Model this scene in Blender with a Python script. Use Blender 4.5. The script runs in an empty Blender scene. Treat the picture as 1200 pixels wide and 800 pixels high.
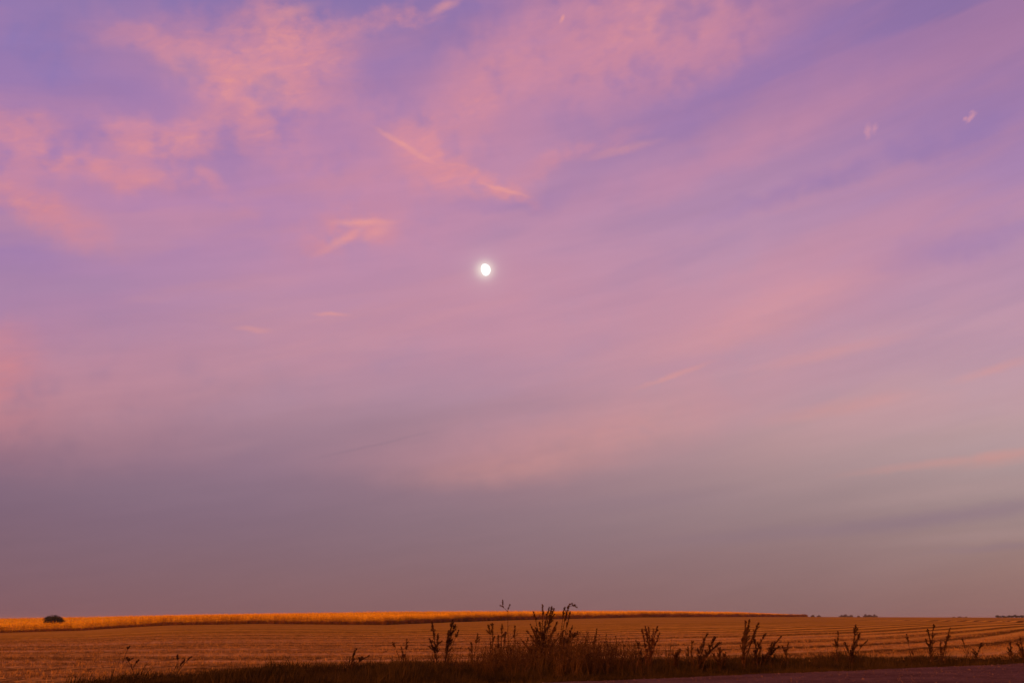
import bpy, math, random
import numpy as np
R = math.radians
scene = bpy.context.scene

# ------------------------------------------------------------------ camera
EYE = 1.5
LENS, SENS = 35.0, 36.0
F = 1200 * LENS / SENS                    # focal length in photo pixels
PITCH = math.atan((724 - 400) / F)
SP, CP = math.sin(PITCH), math.cos(PITCH)
cam_d = bpy.data.cameras.new('camera'); cam_d.lens = LENS; cam_d.sensor_width = SENS
cam_d.sensor_fit = 'HORIZONTAL'; cam_d.clip_start = 0.1; cam_d.clip_end = 30000
cam = bpy.data.objects.new('camera', cam_d); scene.collection.objects.link(cam)
cam.location = (0, 0, EYE); cam.rotation_euler = (R(90) + PITCH, 0, 0)
scene.camera = cam
scene.view_settings.view_transform = 'Standard'; scene.view_settings.look = 'None'
scene.view_settings.exposure = 0; scene.view_settings.gamma = 1
scene.view_settings.use_curve_mapping = False
scene.cycles.max_bounces = 4
scene.cycles.transparent_max_bounces = 4

def direction(px, py):
    """unit world direction seen at a photo pixel"""
    a, b = px - 600, 400 - py
    d = np.array([a, F * CP - b * SP, F * SP + b * CP]); return d / np.linalg.norm(d)
def azel(px, py):
    d = direction(px, py)
    return math.degrees(math.atan2(d[0], d[1])), math.degrees(math.asin(d[2]))
def lin(c):
    return tuple(((v / 255) / 12.92 if v <= 10.3 else (((v / 255) + .055) / 1.055) ** 2.4) for v in c)

# ------------------------------------------------------------------ sky (world) : dusk gradient, cirrus, faint Nishita
SUN_AZ, SUN_EL = R(205), R(17)            # the sun has just gone behind the camera, to its left
world = bpy.data.worlds.new('World'); scene.world = world; world.use_nodes = True
nt = world.node_tree; nt.nodes.clear(); L = nt.links
def N(t, **k):
    n = nt.nodes.new(t)
    for a, b in k.items(): setattr(n, a, b)
    return n
def val(sock, x):
    if hasattr(x, 'is_output') or isinstance(x, bpy.types.NodeSocket): L.new(x, sock)
    else: sock.default_value = x
def M(op, a, b=None, c=None, clamp=False):
    n = N('ShaderNodeMath', operation=op); n.use_clamp = clamp
    val(n.inputs[0], a)
    if b is not None: val(n.inputs[1], b)
    if c is not None: val(n.inputs[2], c)
    return n.outputs[0]
def smap(x, a, b, c=0.0, d=1.0, it='SMOOTHSTEP'):
    n = N('ShaderNodeMapRange', interpolation_type=it)
    val(n.inputs[0], x)
    for i, v in enumerate((a, b, c, d)): val(n.inputs[1 + i], v)
    return n.outputs[0]
def mixc(f, a, b, mode='MIX'):
    n = N('ShaderNodeMix', data_type='RGBA', blend_type=mode)
    val(n.inputs[0], f)
    for i, v in ((6, a), (7, b)):
        if isinstance(v, tuple): n.inputs[i].default_value = (*v, 1)
        else: L.new(v, n.inputs[i])
    return n.outputs[2]
def vmath(op, a, b=None):
    n = N('ShaderNodeVectorMath', operation=op)
    L.new(a, n.inputs[0])
    if b is not None:
        if isinstance(b, tuple): n.inputs[1].default_value = b
        else: L.new(b, n.inputs[1])
    return n.outputs['Value'] if op in ('LENGTH', 'DOT_PRODUCT') else n.outputs[0]

tc = N('ShaderNodeTexCoord')
dirv = vmath('NORMALIZE', tc.outputs['Generated'])
sx = N('ShaderNodeSeparateXYZ'); L.new(dirv, sx.inputs[0])
DEG = 180 / math.pi
az = M('MULTIPLY', M('ARCTAN2', sx.outputs[0], sx.outputs[1]), DEG)
el = M('MULTIPLY', M('ARCSINE', sx.outputs[2]), DEG)
cb = N('ShaderNodeCombineXYZ'); L.new(az, cb.inputs[0]); L.new(el, cb.inputs[1])
P = cb.outputs[0]

YS = [0, 100, 200, 300, 400, 480, 540, 600, 660, 718]
COLS = {
 20:  [(140,120,178),(148,119,178),(166,123,175),(172,130,172),(176,128,162),(164,116,134),(136,101,123),(124,94,116),(126,92,106),(134,92,96)],
 300: [(128,115,172),(158,120,175),(176,128,176),(186,136,172),(188,138,160),(172,130,146),(148,112,132),(129,99,119),(130,96,109),(134,95,96)],
 600: [(152,116,170),(174,126,168),(182,134,170),(196,142,168),(193,140,160),(176,135,150),(160,118,130),(141,111,122),(136,102,112),(136,97,98)],
 900: [(158,115,165),(158,118,168),(180,134,170),(188,143,172),(200,148,162),(190,147,152),(174,138,140),(150,122,126),(142,108,113),(136,100,97)],
 1180:[(143,110,160),(160,120,168),(170,130,176),(180,138,172),(200,150,164),(186,153,160),(178,148,148),(156,129,130),(150,114,110),(142,102,98)],
}
EL0, EL1 = -2.0, 60.0
def ramp(xc, cols):
    n = N('ShaderNodeValToRGB'); r = n.color_ramp; r.interpolation = 'B_SPLINE'
    st = [(azel(xc, y)[1], lin(c)) for y, c in zip(YS, cols)][::-1]
    st.append((60.0, lin((105, 98, 158))))
    st = [((e - EL0) / (EL1 - EL0), c) for e, c in st]
    while len(r.elements) < len(st): r.elements.new(0.5)
    for e_, (p, c) in zip(r.elements, st): e_.position = min(max(p, 0), 1)
    for e_, (p, c) in zip(r.elements, st): e_.color = (*c, 1)
    L.new(smap(elw, EL0, EL1, 0, 1, 'LINEAR'), n.inputs[0])
    return n.outputs[0]

# slow warping so that no band runs dead straight
def noise(vec, scale, detail=4, rough=0.55, rot=0.0, sc=(1, 1, 1), w=None, loc=(0, 0, 0), dist=0.0):
    mp = N('ShaderNodeMapping'); L.new(vec, mp.inputs[0])
    mp.inputs['Rotation'].default_value = (0, 0, R(rot))
    if tuple(sc) != (1, 1, 1) or tuple(loc) != (0, 0, 0):   # turn first, then stretch
        m2 = N('ShaderNodeMapping'); L.new(mp.outputs[0], m2.inputs[0]); m2.inputs['Scale'].default_value = sc
        m2.inputs['Location'].default_value = loc; mp = m2
    n = N('ShaderNodeTexNoise'); L.new(mp.outputs[0], n.inputs['Vector'])
    n.inputs['Scale'].default_value = scale; n.inputs['Detail'].default_value = detail
    n.inputs['Roughness'].default_value = rough; n.inputs['Distortion'].default_value = dist
    return n
wn = noise(P, 0.10, 3, .5, rot=-10, sc=(.35, 1.2, 1))
elw = M('ADD', el, M('MULTIPLY', M('SUBTRACT', wn.outputs[0], .5), 3.0))
azs = {x: azel(x, 400)[0] for x in COLS}
xs_ = sorted(COLS)
base = ramp(xs_[0], COLS[xs_[0]])
for a, b in zip(xs_[:-1], xs_[1:]):
    base = mixc(smap(az, azs[a], azs[b], 0, 1, 'LINEAR'), base, ramp(b, COLS[b]))

# warped coordinates for cloud shapes
w1 = noise(P, 0.22, 3, .6); w2 = noise(P, 0.9, 4, .62, sc=(.8, 1.6, 1))
def centred(n, amt):
    v = vmath('SUBTRACT', n.outputs['Color'], (.5, .5, .5))
    s = N('ShaderNodeVectorMath', operation='SCALE'); L.new(v, s.inputs[0]); s.inputs['Scale'].default_value = amt
    return s.outputs[0]
PW = vmath('ADD', vmath('ADD', P, centred(w1, 3.0)), centred(w2, .85))
PB = vmath('ADD', P, centred(w1, 3.0))
PS = vmath('ADD', P, centred(w2, .35))
PXD = 20.4                                # photo pixels per degree
def blob(vec, x, y, a, b, rot, s, soft=0.0):
    cx, cy = azel(x, y)
    stretch = 1.0 / math.cos(R(cy))       # azimuth degrees shrink with height
    n = N('ShaderNodeTexGradient', gradient_type='SPHERICAL'); L.new(vec, n.inputs[0])
    m = n.texture_mapping; m.vector_type = 'TEXTURE'
    m.translation = (cx, cy, 0); m.rotation = (0, 0, R(rot))
    m.scale = (a * stretch / PXD * 1.35, b / PXD * 1.35, 1)
    return smap(n.outputs['Fac'], 0.0, 1.0 - soft, 0.0, s)
def union(vec, specs):                    # nodes are made in evaluation order, which keeps the shader's stack small
    acc = blob(vec, *specs[0])
    for sp in specs[1:]:                  # screen-like union
        b = blob(vec, *sp)
        acc = M('SUBTRACT', M('ADD', acc, b), M('MULTIPLY', acc, b))
    return acc

# --- long fanning cirrus bands, climbing to the right
s1 = noise(P, 0.11, 4, .5, rot=-15, sc=(.34, 1.3, 1), loc=(3, 1, 0), dist=.3)
s2 = noise(P, 0.28, 5, .5, rot=-13, sc=(.2, 1.3, 1), loc=(7, 9, 0), dist=.25)
streak = M('ADD', M('MULTIPLY', smap(s1.outputs[0], .36, .66), .62), M('MULTIPLY', smap(s2.outputs[0], .36, .68), .38))
hi = smap(el, 7, 14)                      # bands belong to the upper sky
pink = ramp_pink = mixc(smap(el, 10, 30, 0, 1, 'LINEAR'), lin((214, 152, 150)), lin((196, 132, 160)))
viol = mixc(smap(el, 10, 32, 0, 1, 'LINEAR'), lin((166, 134, 158)), lin((146, 114, 172)))
stK = M('MULTIPLY', M('MULTIPLY', smap(streak, .42, .85), hi), .34)
col = mixc(stK, base, pink)
coolK = M('MULTIPLY', M('MULTIPLY', smap(streak, .42, .05), hi), .26)
col = mixc(coolK, col, viol)
veil = [(240,120,260,120,-5,.42),(90,210,180,70,0,.42),(560,140,170,110,15,.50),(760,40,210,90,0,.36),(480,230,150,60,5,.30),
        (420,290,150,40,10,.30),(900,350,330,70,10,.42),(600,350,260,60,6,.22),(330,420,300,60,8,.25),(60,450,200,90,0,.40),(780,470,260,60,8,.35),
        (560,530,180,40,4,.30),(900,165,180,26,14,.28),(760,215,180,24,14,.25)]
vm = union(PB, veil)
col = mixc(M('MULTIPLY', vm, 1.0), col, mixc(smap(el, 8, 22, 0, 1, 'LINEAR'), lin((204, 142, 146)), lin((208, 140, 164))))
# violet gaps between the clouds
gaps = [(240,12,95,34,0,.42),(60,60,110,50,-10,.35),(270,165,85,28,22,.42),(835,118,170,28,18,.42),(985,55,190,50,10,.3),
        (545,8,70,18,5,.45),(150,112,70,20,10,.35),(1120,165,120,14,10,.35),(1000,200,150,20,12,.25),(600,240,90,12,5,.3),(440,85,60,25,10,.35),
        (10,290,70,25,0,.3),(1150,285,140,22,6,.35),(950,215,160,12,14,.25)]
gm = union(PB, gaps)
col = mixc(gm, col, lin((140, 114, 174)))
# --- salmon altocumulus / cirrus patches
puffs = [(338,108,60,34,-15,.7),(345,52,95,66,-12,.85),(268,100,109,52,-35,.85),(165,48,77,22,5,.45),(188,160,100,28,8,.8),(128,203,122,25,3,.82),
         (20,158,70,33,-8,.7),(48,245,100,30,-18,.75),(470,22,102,18,18,.6),(505,182,70,30,-28,.7),(548,125,96,55,42,.5),
         (572,214,77,12,-20,.7),(668,188,122,19,17,.5),(750,35,218,97,0,.6),(640,95,102,41,10,.3),(408,272,77,30,15,.8),(520,208,77,25,-8,.5),
         (250,225,90,17,-32,.4),(-5,425,60,64,0,.55),(-5,490,76,66,0,.35),(400,210,115,41,-10,.3),(460,150,90,41,-20,.3)]
pm = union(PW, puffs)
fine = noise(P, 1.1, 5, .62, rot=-8, sc=(.55, 1.3, 1), dist=.6)
fib = noise(PS, 1.5, 4, .62, rot=-28, sc=(.5, 1.5, 1), dist=.9)
fib2 = noise(PS, .55, 6, .6, rot=-12, sc=(.5, 1.5, 1), loc=(4, 2, 0), dist=1.1)
tex = M('MULTIPLY', smap(fib.outputs[0], .3, .68, .84, 1.12, 'LINEAR'), smap(fib2.outputs[0], .3, .68, .72, 1.14, 'LINEAR'))
salmon = mixc(smap(el, 6, 26, 0, 1, 'LINEAR'), lin((206, 124, 128)), lin((222, 143, 154)))
pk = M('MULTIPLY', M('MULTIPLY', smap(pm, .0, 1.0), .90), tex, clamp=True)
col = mixc(pk, col, salmon)
hot = M('MULTIPLY', smap(pm, .35, 1.0), smap(fib2.outputs[0], .48, .74), clamp=True)
col = mixc(M('MULTIPLY', hot, .4), col, lin((240, 160, 146)))
# --- thin, sharper wisps
wisps = [(312,102,42,32,-10,.34),(222,80,36,26,-10,.26),(792,18,70,30,10,.18),(475,172,40,4,-25,.7),(590,222,30,3,-14,.7),(730,176,45,6,10,.35),(425,261,38,5,4,.75),(402,281,38,6,32,.5),(442,272,20,8,25,.45),(388,368,20,3,0,.6),(297,386,22,4,0,.45),
         (790,440,50,4,17,.5),(940,345,120,26,12,.28),(860,392,130,22,9,.25),(1165,433,45,6,12,.35),(1110,541,110,6,4,.38),(1180,536,60,9,6,.35),
         (720,505,170,34,8,.35),(980,478,90,10,7,.35),(1020,155,7,8,0,.0),(659,22,5,3,60,.75),
         (340,15,40,9,20,.3),(520,8,20,6,20,.5),(980,412,100,8,8,.25),(600,550,140,22,5,.3)]
wm = union(PS, [w for w in wisps if w[5] > 0])
col = mixc(M('MULTIPLY', wm, smap(fine.outputs[0], .3, .6, .7, 1.0)), col, mixc(smap(el, 6, 20, 0, 1, 'LINEAR'), lin((206, 140, 130)), lin((236, 156, 150))))
# two tiny bright tufts at right
tn = noise(P, 5.0, 4, .6)
PT = vmath('ADD', P, centred(tn, .35))
tm = union(PT, [(1017,154,4,9,-8,.42), (1025,151,3.4,6,-20,.35), (1138,137.5,7,2.6,38,.62), (1131,139,3,2.4,20,.5), (1139,131,3,2,0,.35)])
col = mixc(tm, col, lin((230, 156, 166)))
# --- low grey-mauve stratus bars
bars = [(1130,603,170,11,6,.5),(930,622,170,10,4,.28),(1180,640,80,5,3,.3),(440,500,150,28,8,.18),(180,575,220,26,2,.3),(640,470,120,18,6,.15),(430,523,85,2.4,14,.24),(780,585,150,12,3,.2)]
bm_ = union(PS, bars)
col = mixc(bm_, col, lin((134, 106, 124)))
pale = [(1150,628,110,7,3,.18),(1120,575,160,10,5,.25),(1120,510,150,14,6,.35),(900,575,120,9,5,.10)]
col = mixc(union(PS, pale), col, lin((184, 148, 146)))
grain = noise(P, .55, 4, .6, rot=-9, sc=(.25, 1.8, 1))
col = mixc(M('MULTIPLY', smap(grain.outputs[0], .25, .75, -.06, .06, 'LINEAR'), 1.0), col, (1, 1, 1), 'ADD') if False else \
      mixc(1.0, col, mixc(smap(grain.outputs[0], .3, .7), (.98, .98, .985), (1.02, 1.018, 1.015)), 'MULTIPLY')
# --- moonlight scattered in the thin cloud close round the moon
MOON = (568.3, 316.0)
md = direction(*MOON)
ang = M('MULTIPLY', M('ARCCOSINE', M('MINIMUM', vmath('DOT_PRODUCT', dirv, tuple(md)), 1.0)), DEG)
g = M('ADD', M('MULTIPLY', M('POWER', 2.718, M('MULTIPLY', M('POWER', M('DIVIDE', ang, .46), 2.0), -1.0)), .85),
      M('MULTIPLY', M('POWER', 2.718, M('MULTIPLY', M('POWER', M('DIVIDE', ang, 1.1), 2.0), -1.0)), .10))
col = mixc(g, col, lin((255, 238, 225)))
# --- afterglow behind the camera, which lights the fields
gl = M('MULTIPLY', smap(vmath('DOT_PRODUCT', dirv, (math.sin(SUN_AZ), math.cos(SUN_AZ), 0)), .1, 1.0), smap(el, 34, 2))
below = smap(el, 0, -3)
col = mixc(M('MULTIPLY', gl, 1.0), col, lin((255, 160, 84)))
sky = N('ShaderNodeTexSky', sky_type='NISHITA'); sky.sun_disc = False
sky.sun_elevation = SUN_EL; sky.sun_rotation = SUN_AZ; sky.dust_density = 2
b1 = N('ShaderNodeBackground'); L.new(col, b1.inputs[0]); b1.inputs[1].default_value = .95
b2 = N('ShaderNodeBackground'); L.new(sky.outputs[0], b2.inputs[0]); b2.inputs[1].default_value = 0.006
ad = N('ShaderNodeAddShader'); L.new(b1.outputs[0], ad.inputs[0]); L.new(b2.outputs[0], ad.inputs[1])
wo = N('ShaderNodeOutputWorld'); L.new(ad.outputs[0], wo.inputs[0])

# ------------------------------------------------------------------ low afterglow lamp (soft: the sun itself is at the horizon)
sd = bpy.data.lights.new('sun', 'SUN'); sd.energy = 4.0; sd.angle = R(30); sd.color = (1.0, .40, .08)
sun = bpy.data.objects.new('sun', sd); scene.collection.objects.link(sun)
sun.location = (-30, -60, 20)
sun.rotation_euler = (R(90) - SUN_EL, 0, math.pi - SUN_AZ)

# ------------------------------------------------------------------ helpers
rng = np.random.default_rng(7); random.seed(7)
def link(o): scene.collection.objects.link(o); return o
def tag(o, label=None, cat=None, group=None, kind=None):
    if label: o['label'] = label
    if cat: o['category'] = cat
    if group: o['group'] = group
    if kind: o['kind'] = kind
    return o
def empty(name, loc):
    o = bpy.data.objects.new(name, None); o.empty_display_size = .2; o.location = loc; return link(o)
def tri_mesh(name, V, T, mat, parent=None, smooth=False, attrs=None):
    V = np.asarray(V, np.float32); T = np.asarray(T, np.int32)
    me = bpy.data.meshes.new(name); k = T.shape[1]
    me.vertices.add(len(V)); me.vertices.foreach_set('co', V.ravel())
    me.loops.add(T.size); me.loops.foreach_set('vertex_index', T.ravel())
    me.polygons.add(len(T)); me.polygons.foreach_set('loop_start', np.arange(0, T.size, k, dtype=np.int32))
    try: me.polygons.foreach_set('loop_total', np.full(len(T), k, np.int32))
    except Exception: pass
    if attrs:
        for an, av in attrs.items():
            at = me.attributes.new(an, 'FLOAT', 'POINT'); at.data.foreach_set('value', np.asarray(av, np.float32))
    me.update(calc_edges=True); me.validate()
    if smooth: me.polygons.foreach_set('use_smooth', np.ones(len(me.polygons), bool))
    me.materials.append(mat)
    o = bpy.data.objects.new(name, me); link(o)
    if parent: o.parent = parent
    return o
def scatter(protos, pos, rot, scl, which=None, lean=None):
    """protos: list of (V,T); many copies merged into one vertex / triangle array"""
    n = len(pos); which = rng.integers(0, len(protos), n) if which is None else which
    VV, TT, off = [], [], 0
    for k, (V, T) in enumerate(protos):
        i = np.where(which == k)[0]
        if len(i) == 0: continue
        c, s = np.cos(rot[i])[:, None], np.sin(rot[i])[:, None]
        x = (V[None, :, 0] * c - V[None, :, 1] * s) * scl[i][:, None]
        y = (V[None, :, 0] * s + V[None, :, 1] * c) * scl[i][:, None]
        z = V[None, :, 2] * scl[i][:, None]
        if lean is not None:
            x = x + z * lean[i][:, None]
        W = np.stack([x + pos[i, 0:1], y + pos[i, 1:2], z + pos[i, 2:3]], -1).reshape(-1, 3)
        Tn = (T[None] + (np.arange(len(i)) * len(V))[:, None, None] + off).reshape(-1, 3)
        VV.append(W); TT.append(Tn); off += len(W)
    return np.concatenate(VV), np.concatenate(TT)
class TM:                                  # small triangle collector
    def __init__(s): s.V, s.T = [], []
    def tube(s, pts, rads, n=5):
        pts = [np.array(p, float) for p in pts]; b = len(s.V)
        for i, p in enumerate(pts):
            t = pts[min(i + 1, len(pts) - 1)] - pts[max(i - 1, 0)]; t = t / (np.linalg.norm(t) + 1e-9)
            a = np.cross(t, (0, 1, 0.01) if abs(t[1]) < .9 else (1, 0, 0)); a /= np.linalg.norm(a); c = np.cross(t, a)
            for k in range(n):
                q = 2 * math.pi * k / n; s.V.append(p + rads[i] * (a * math.cos(q) + c * math.sin(q)))
        for i in range(len(pts) - 1):
            for k in range(n):
                k2 = (k + 1) % n; A, B = b + i * n + k, b + i * n + k2
                s.T += [(A, B, B + n), (A, B + n, A + n)]
        return s
    def leaf(s, p, d, length, width, droop=0.0, up=(0, 0, 1)):
        p = np.array(p, float); d = np.array(d, float); d /= np.linalg.norm(d)
        w = np.cross(d, up); nn = np.linalg.norm(w); w = w / nn if nn > 1e-3 else np.array((1, 0, 0.))
        m = p + d * length * .45; e = p + d * length - np.array((0, 0, droop * length))
        b = len(s.V); s.V += [p, m + w * width / 2, m - w * width / 2, e]
        s.T += [(b, b + 1, b + 2), (b + 1, b + 3, b + 2)]
        return s
    def arr(s): return np.array(s.V, float), np.array(s.T, int)

def mat(name, build, rough=.9):
    m = bpy.data.materials.new(name); m.use_nodes = True; t = m.node_tree
    b = t.nodes['Principled BSDF']; b.inputs['Roughness'].default_value = rough
    b.inputs['Specular IOR Level'].default_value = 0.0
    build(t, b); return m
def plant_mat(name, c0, c1, scale=.8, transl=0.0, tint=False):
    """colour varies from leaf to leaf and slowly over the ground"""
    def f(t, b):
        g = t.nodes.new('ShaderNodeNewGeometry'); n = t.nodes.new('ShaderNodeTexNoise'); tc = t.nodes.new('ShaderNodeTexCoord')
        n.inputs['Scale'].default_value = scale; n.inputs['Detail'].default_value = 3
        t.links.new(tc.outputs['Object'], n.inputs['Vector'])
        a = t.nodes.new('ShaderNodeMath'); a.operation = 'MULTIPLY_ADD'; a.inputs[1].default_value = .55
        t.links.new(g.outputs['Random Per Island'], a.inputs[0])
        m2 = t.nodes.new('ShaderNodeMath'); m2.operation = 'MULTIPLY_ADD'; m2.inputs[1].default_value = 1.5; m2.inputs[2].default_value = -.5
        t.links.new(n.outputs[0], m2.inputs[0]); t.links.new(m2.outputs[0], a.inputs[2])
        if tint:                               # how dry each whole plant is
            at = t.nodes.new('ShaderNodeAttribute'); at.attribute_name = 'dryness'
            s2 = t.nodes.new('ShaderNodeMath'); s2.operation = 'ADD'; t.links.new(a.outputs[0], s2.inputs[0]); t.links.new(at.outputs['Fac'], s2.inputs[1]); a = s2
        r = t.nodes.new('ShaderNodeMix'); r.data_type = 'RGBA'; r.clamp_factor = True
        t.links.new(a.outputs[0], r.inputs[0]); r.inputs[6].default_value = (*c0, 1); r.inputs[7].default_value = (*c1, 1)
        t.links.new(r.outputs[2], b.inputs['Base Color'])
    return mat(name, f)

M_corn = plant_mat('dry_corn', (.42, .155, .004), (.92, .43, .010), .5, tint=True)
M_foot_shade = plant_mat('corn_foot_shade', (.04, .013, .003), (.20, .062, .009), .5)  # shade of the lower corn, put into the colour of added blades
M_stub = plant_mat('straw_stubble', (.09, .034, .008), (.40, .175, .05), .25)
M_grass = plant_mat('verge_grass', (.003, .0026, .0012), (.060, .029, .009), .6)
M_drygrass = plant_mat('dry_grass', (.018, .007, .003), (.12, .048, .013), .5)
M_stem = plant_mat('weed_stem', (.018, .008, .004), (.07, .028, .012), 2)
M_head = plant_mat('weed_head', (.016, .007, .004), (.075, .028, .012), 3)
M_brown = plant_mat('brown_weed', (.03, .011, .005), (.11, .04, .013), 3)
M_rust = plant_mat('rusty_weed', (.05, .016, .008), (.12, .04, .018), 2)
M_bush = plant_mat('bush_leaf', (.016, .014, .008), (.05, .04, .018), .6)
M_far_hazed = plant_mat('far_leaf_hazed', (.05, .03, .028), (.10, .055, .05), .1)  # fading by distance haze is mixed into this leaf colour
M_bark = plant_mat('bark', (.03, .02, .015), (.06, .045, .035), 1)

# ------------------------------------------------------------------ the lie of the land
K = F / CP ** 2
TX = np.array([-400,   0,  100,  150,  200,  300,  450,  530,  600,  750,  850, 900,  945,  963, 1200, 1700.])
TD = np.array([ 300, 285,  285,  285,  280,  272,  268,  300,  350,  430,  540, 610,  690,   700,  700,  700.])
TB = np.array([ 747, 741,738.2,734.9,732.2,730.7,731.8,728.6,726.2,722.9,722.5,722.4,722.3,722.4,723.3, 725.])
TC = np.array([ 560, 550,  550,  550,  540,  520,  520,  550,  600,  640,  690, 730,  760,   760,  760,  760.])
TT_= np.array([ 727,723.6,722.0,721.0,720.0,718.6,716.0,715.7,715.4,715.2,716.2,717.6,719.6,722.4,723.2, 725.])
H_CORN = 2.2
def colx(x, y):
    """photo column of the azimuth, and depth, used to look up the land's profile"""
    a = np.arctan2(x, y); a = np.clip(a, -.82, .82); r = np.hypot(x, y)
    return 600 + F / CP * np.tan(a), r * np.cos(a)
def profile(px):
    D = np.interp(px, TX, TD); B = np.interp(px, TX, TB); C = np.interp(px, TX, TC); T = np.interp(px, TX, TT_)
    zb = EYE - (B - 724) * D / K
    cornf = np.clip((962 - px) / 17, 0, 1)
    zc = EYE - (T - 724) * C / K - H_CORN * cornf
    return D, zb, C, zc
def hermite(t, a, b, ma, mb):
    t2, t3 = t * t, t ** 3
    return (2*t3-3*t2+1)*a + (t3-2*t2+t)*ma + (-2*t3+3*t2)*b + (t3-t2)*mb
def land(x, y):
    x = np.asarray(x, float); y = np.asarray(y, float)
    px, Y = colx(x, y); D, zb, C, zc = profile(px)
    s0 = 0 * D; s1 = (zb - 0) / (D - 36); s2 = (zc - zb) / (C - D); sm = (s1 + s2) / 2
    z = np.zeros_like(Y)
    def seg(a, b, za, zb_, ma, mb):
        t = np.clip((Y - a) / (b - a), 0, 1); return hermite(t, za, zb_, ma * (b - a), mb * (b - a))
    z1 = seg(36, D, 0, zb, s1 * .6, sm); z2 = seg(D, C, zb, zc, sm, 0 * s2); z3 = seg(C, C + 900, zc, 0, 0, 0)
    z = np.where(Y < 36, 0, np.where(Y < D, z1, np.where(Y < C, z2, z3)))
    blend = np.clip((y + 5) / 40, 0, 1)    # flat behind the camera
    near = np.clip((Y - 20) / 16, 0, 1)
    return z * blend * near
def row_g(x):                              # the combine's rows bend away to the right
    t = np.clip((x + 20) / 70, 0, 1)
    return np.where(x < -20, 0, np.where(x < 50, 70 * 1.75 * (t**3 - t**4 / 2), 70 * 1.75 * .5 + 1.75 * (x - 50)))
# road edge, in plan: from (2,27) to (18,35)
RE = np.array((1.95, 25.6)); RD = np.array((16.2, 10.3)); RD /= np.linalg.norm(RD); RN = np.array((-RD[1], RD[0]))  # RN points to the field
def road_off(x, y): return (x - RE[0]) * RN[0] + (y - RE[1]) * RN[1]

# ground sheet
azf = np.concatenate([np.arange(-180, -36, 4.0), np.arange(-36, 36, .3), np.arange(36, 180, 4.0)])
rf = np.concatenate([[.5], np.geomspace(3, 18, 12)[:-1], np.geomspace(18, 130, 150)[:-1], np.geomspace(130, 1000, 130)[:-1], np.geomspace(1000, 9000, 30)])
A, Rr = np.meshgrid(np.radians(azf), rf)
X, Yv = Rr * np.sin(A), Rr * np.cos(A)
Z = land(X, Yv)
verge_w = lambda x, y: np.interp(colx(x, y)[0], [-200, 0, 60, 150, 300, 450, 600, 900, 1200, 1400], [.2, .3, 2.1, 7.2, 9.5, 9.5, 9.3, 6.4, 2.9, 2.6])
ro = road_off(X, Yv)
bump = rng.normal(0, 1, X.shape)
Z = Z + bump * np.clip((ro - .8) / 3, 0, 1) * .012 * np.clip((250 - Rr) / 120, 0, 1) * (Rr > 15)
Z = Z - .12 * np.exp(-((ro - 2.2) / 1.2) ** 2) * (np.abs(A) < 1.2)          # shallow ditch beside the road
na, nr = len(azf), len(rf)
V = np.stack([X, Yv, Z], -1).reshape(-1, 3)
idx = np.arange(na * nr).reshape(nr, na)
i0, i1 = idx[:-1], idx[1:]; j0, j1 = np.roll(i0, -1, 1), np.roll(i1, -1, 1)
Q = np.stack([i0.ravel(), j0.ravel(), j1.ravel(), i1.ravel()], -1)
T = np.concatenate([Q[:, [0, 2, 1]], Q[:, [0, 3, 2]]])
V = np.concatenate([V, [[0, 0, 0]]]); cen = len(V) - 1
T = np.concatenate([T, np.stack([np.full(na, cen), idx[0], np.roll(idx[0], -1)], -1)[:, [0, 2, 1]]])
pxv, Yc = colx(V[:, 0], V[:, 1]); Dv = np.interp(pxv, TX, TD)
U = V[:, 1] - row_g(V[:, 0]); Vv = V[:, 0]
U = U + 16 * np.exp(-((V[:, 0] - 104) / 34) ** 2 - ((V[:, 1] - 290) / 75) ** 2)     # the rows swing round a low knoll
vergeA = np.clip(1 - (road_off(V[:, 0], V[:, 1]) - verge_w(V[:, 0], V[:, 1])) / 2.0 + .3, 0, 1)
regular = np.interp(pxv, [-100, 350, 750, 1000], [.15, .3, .75, 1.0]) * np.interp(Yc, [250, 520], [1, .35])
cornA = ((Yc > Dv) & (pxv < 946)).astype(float)
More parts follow.
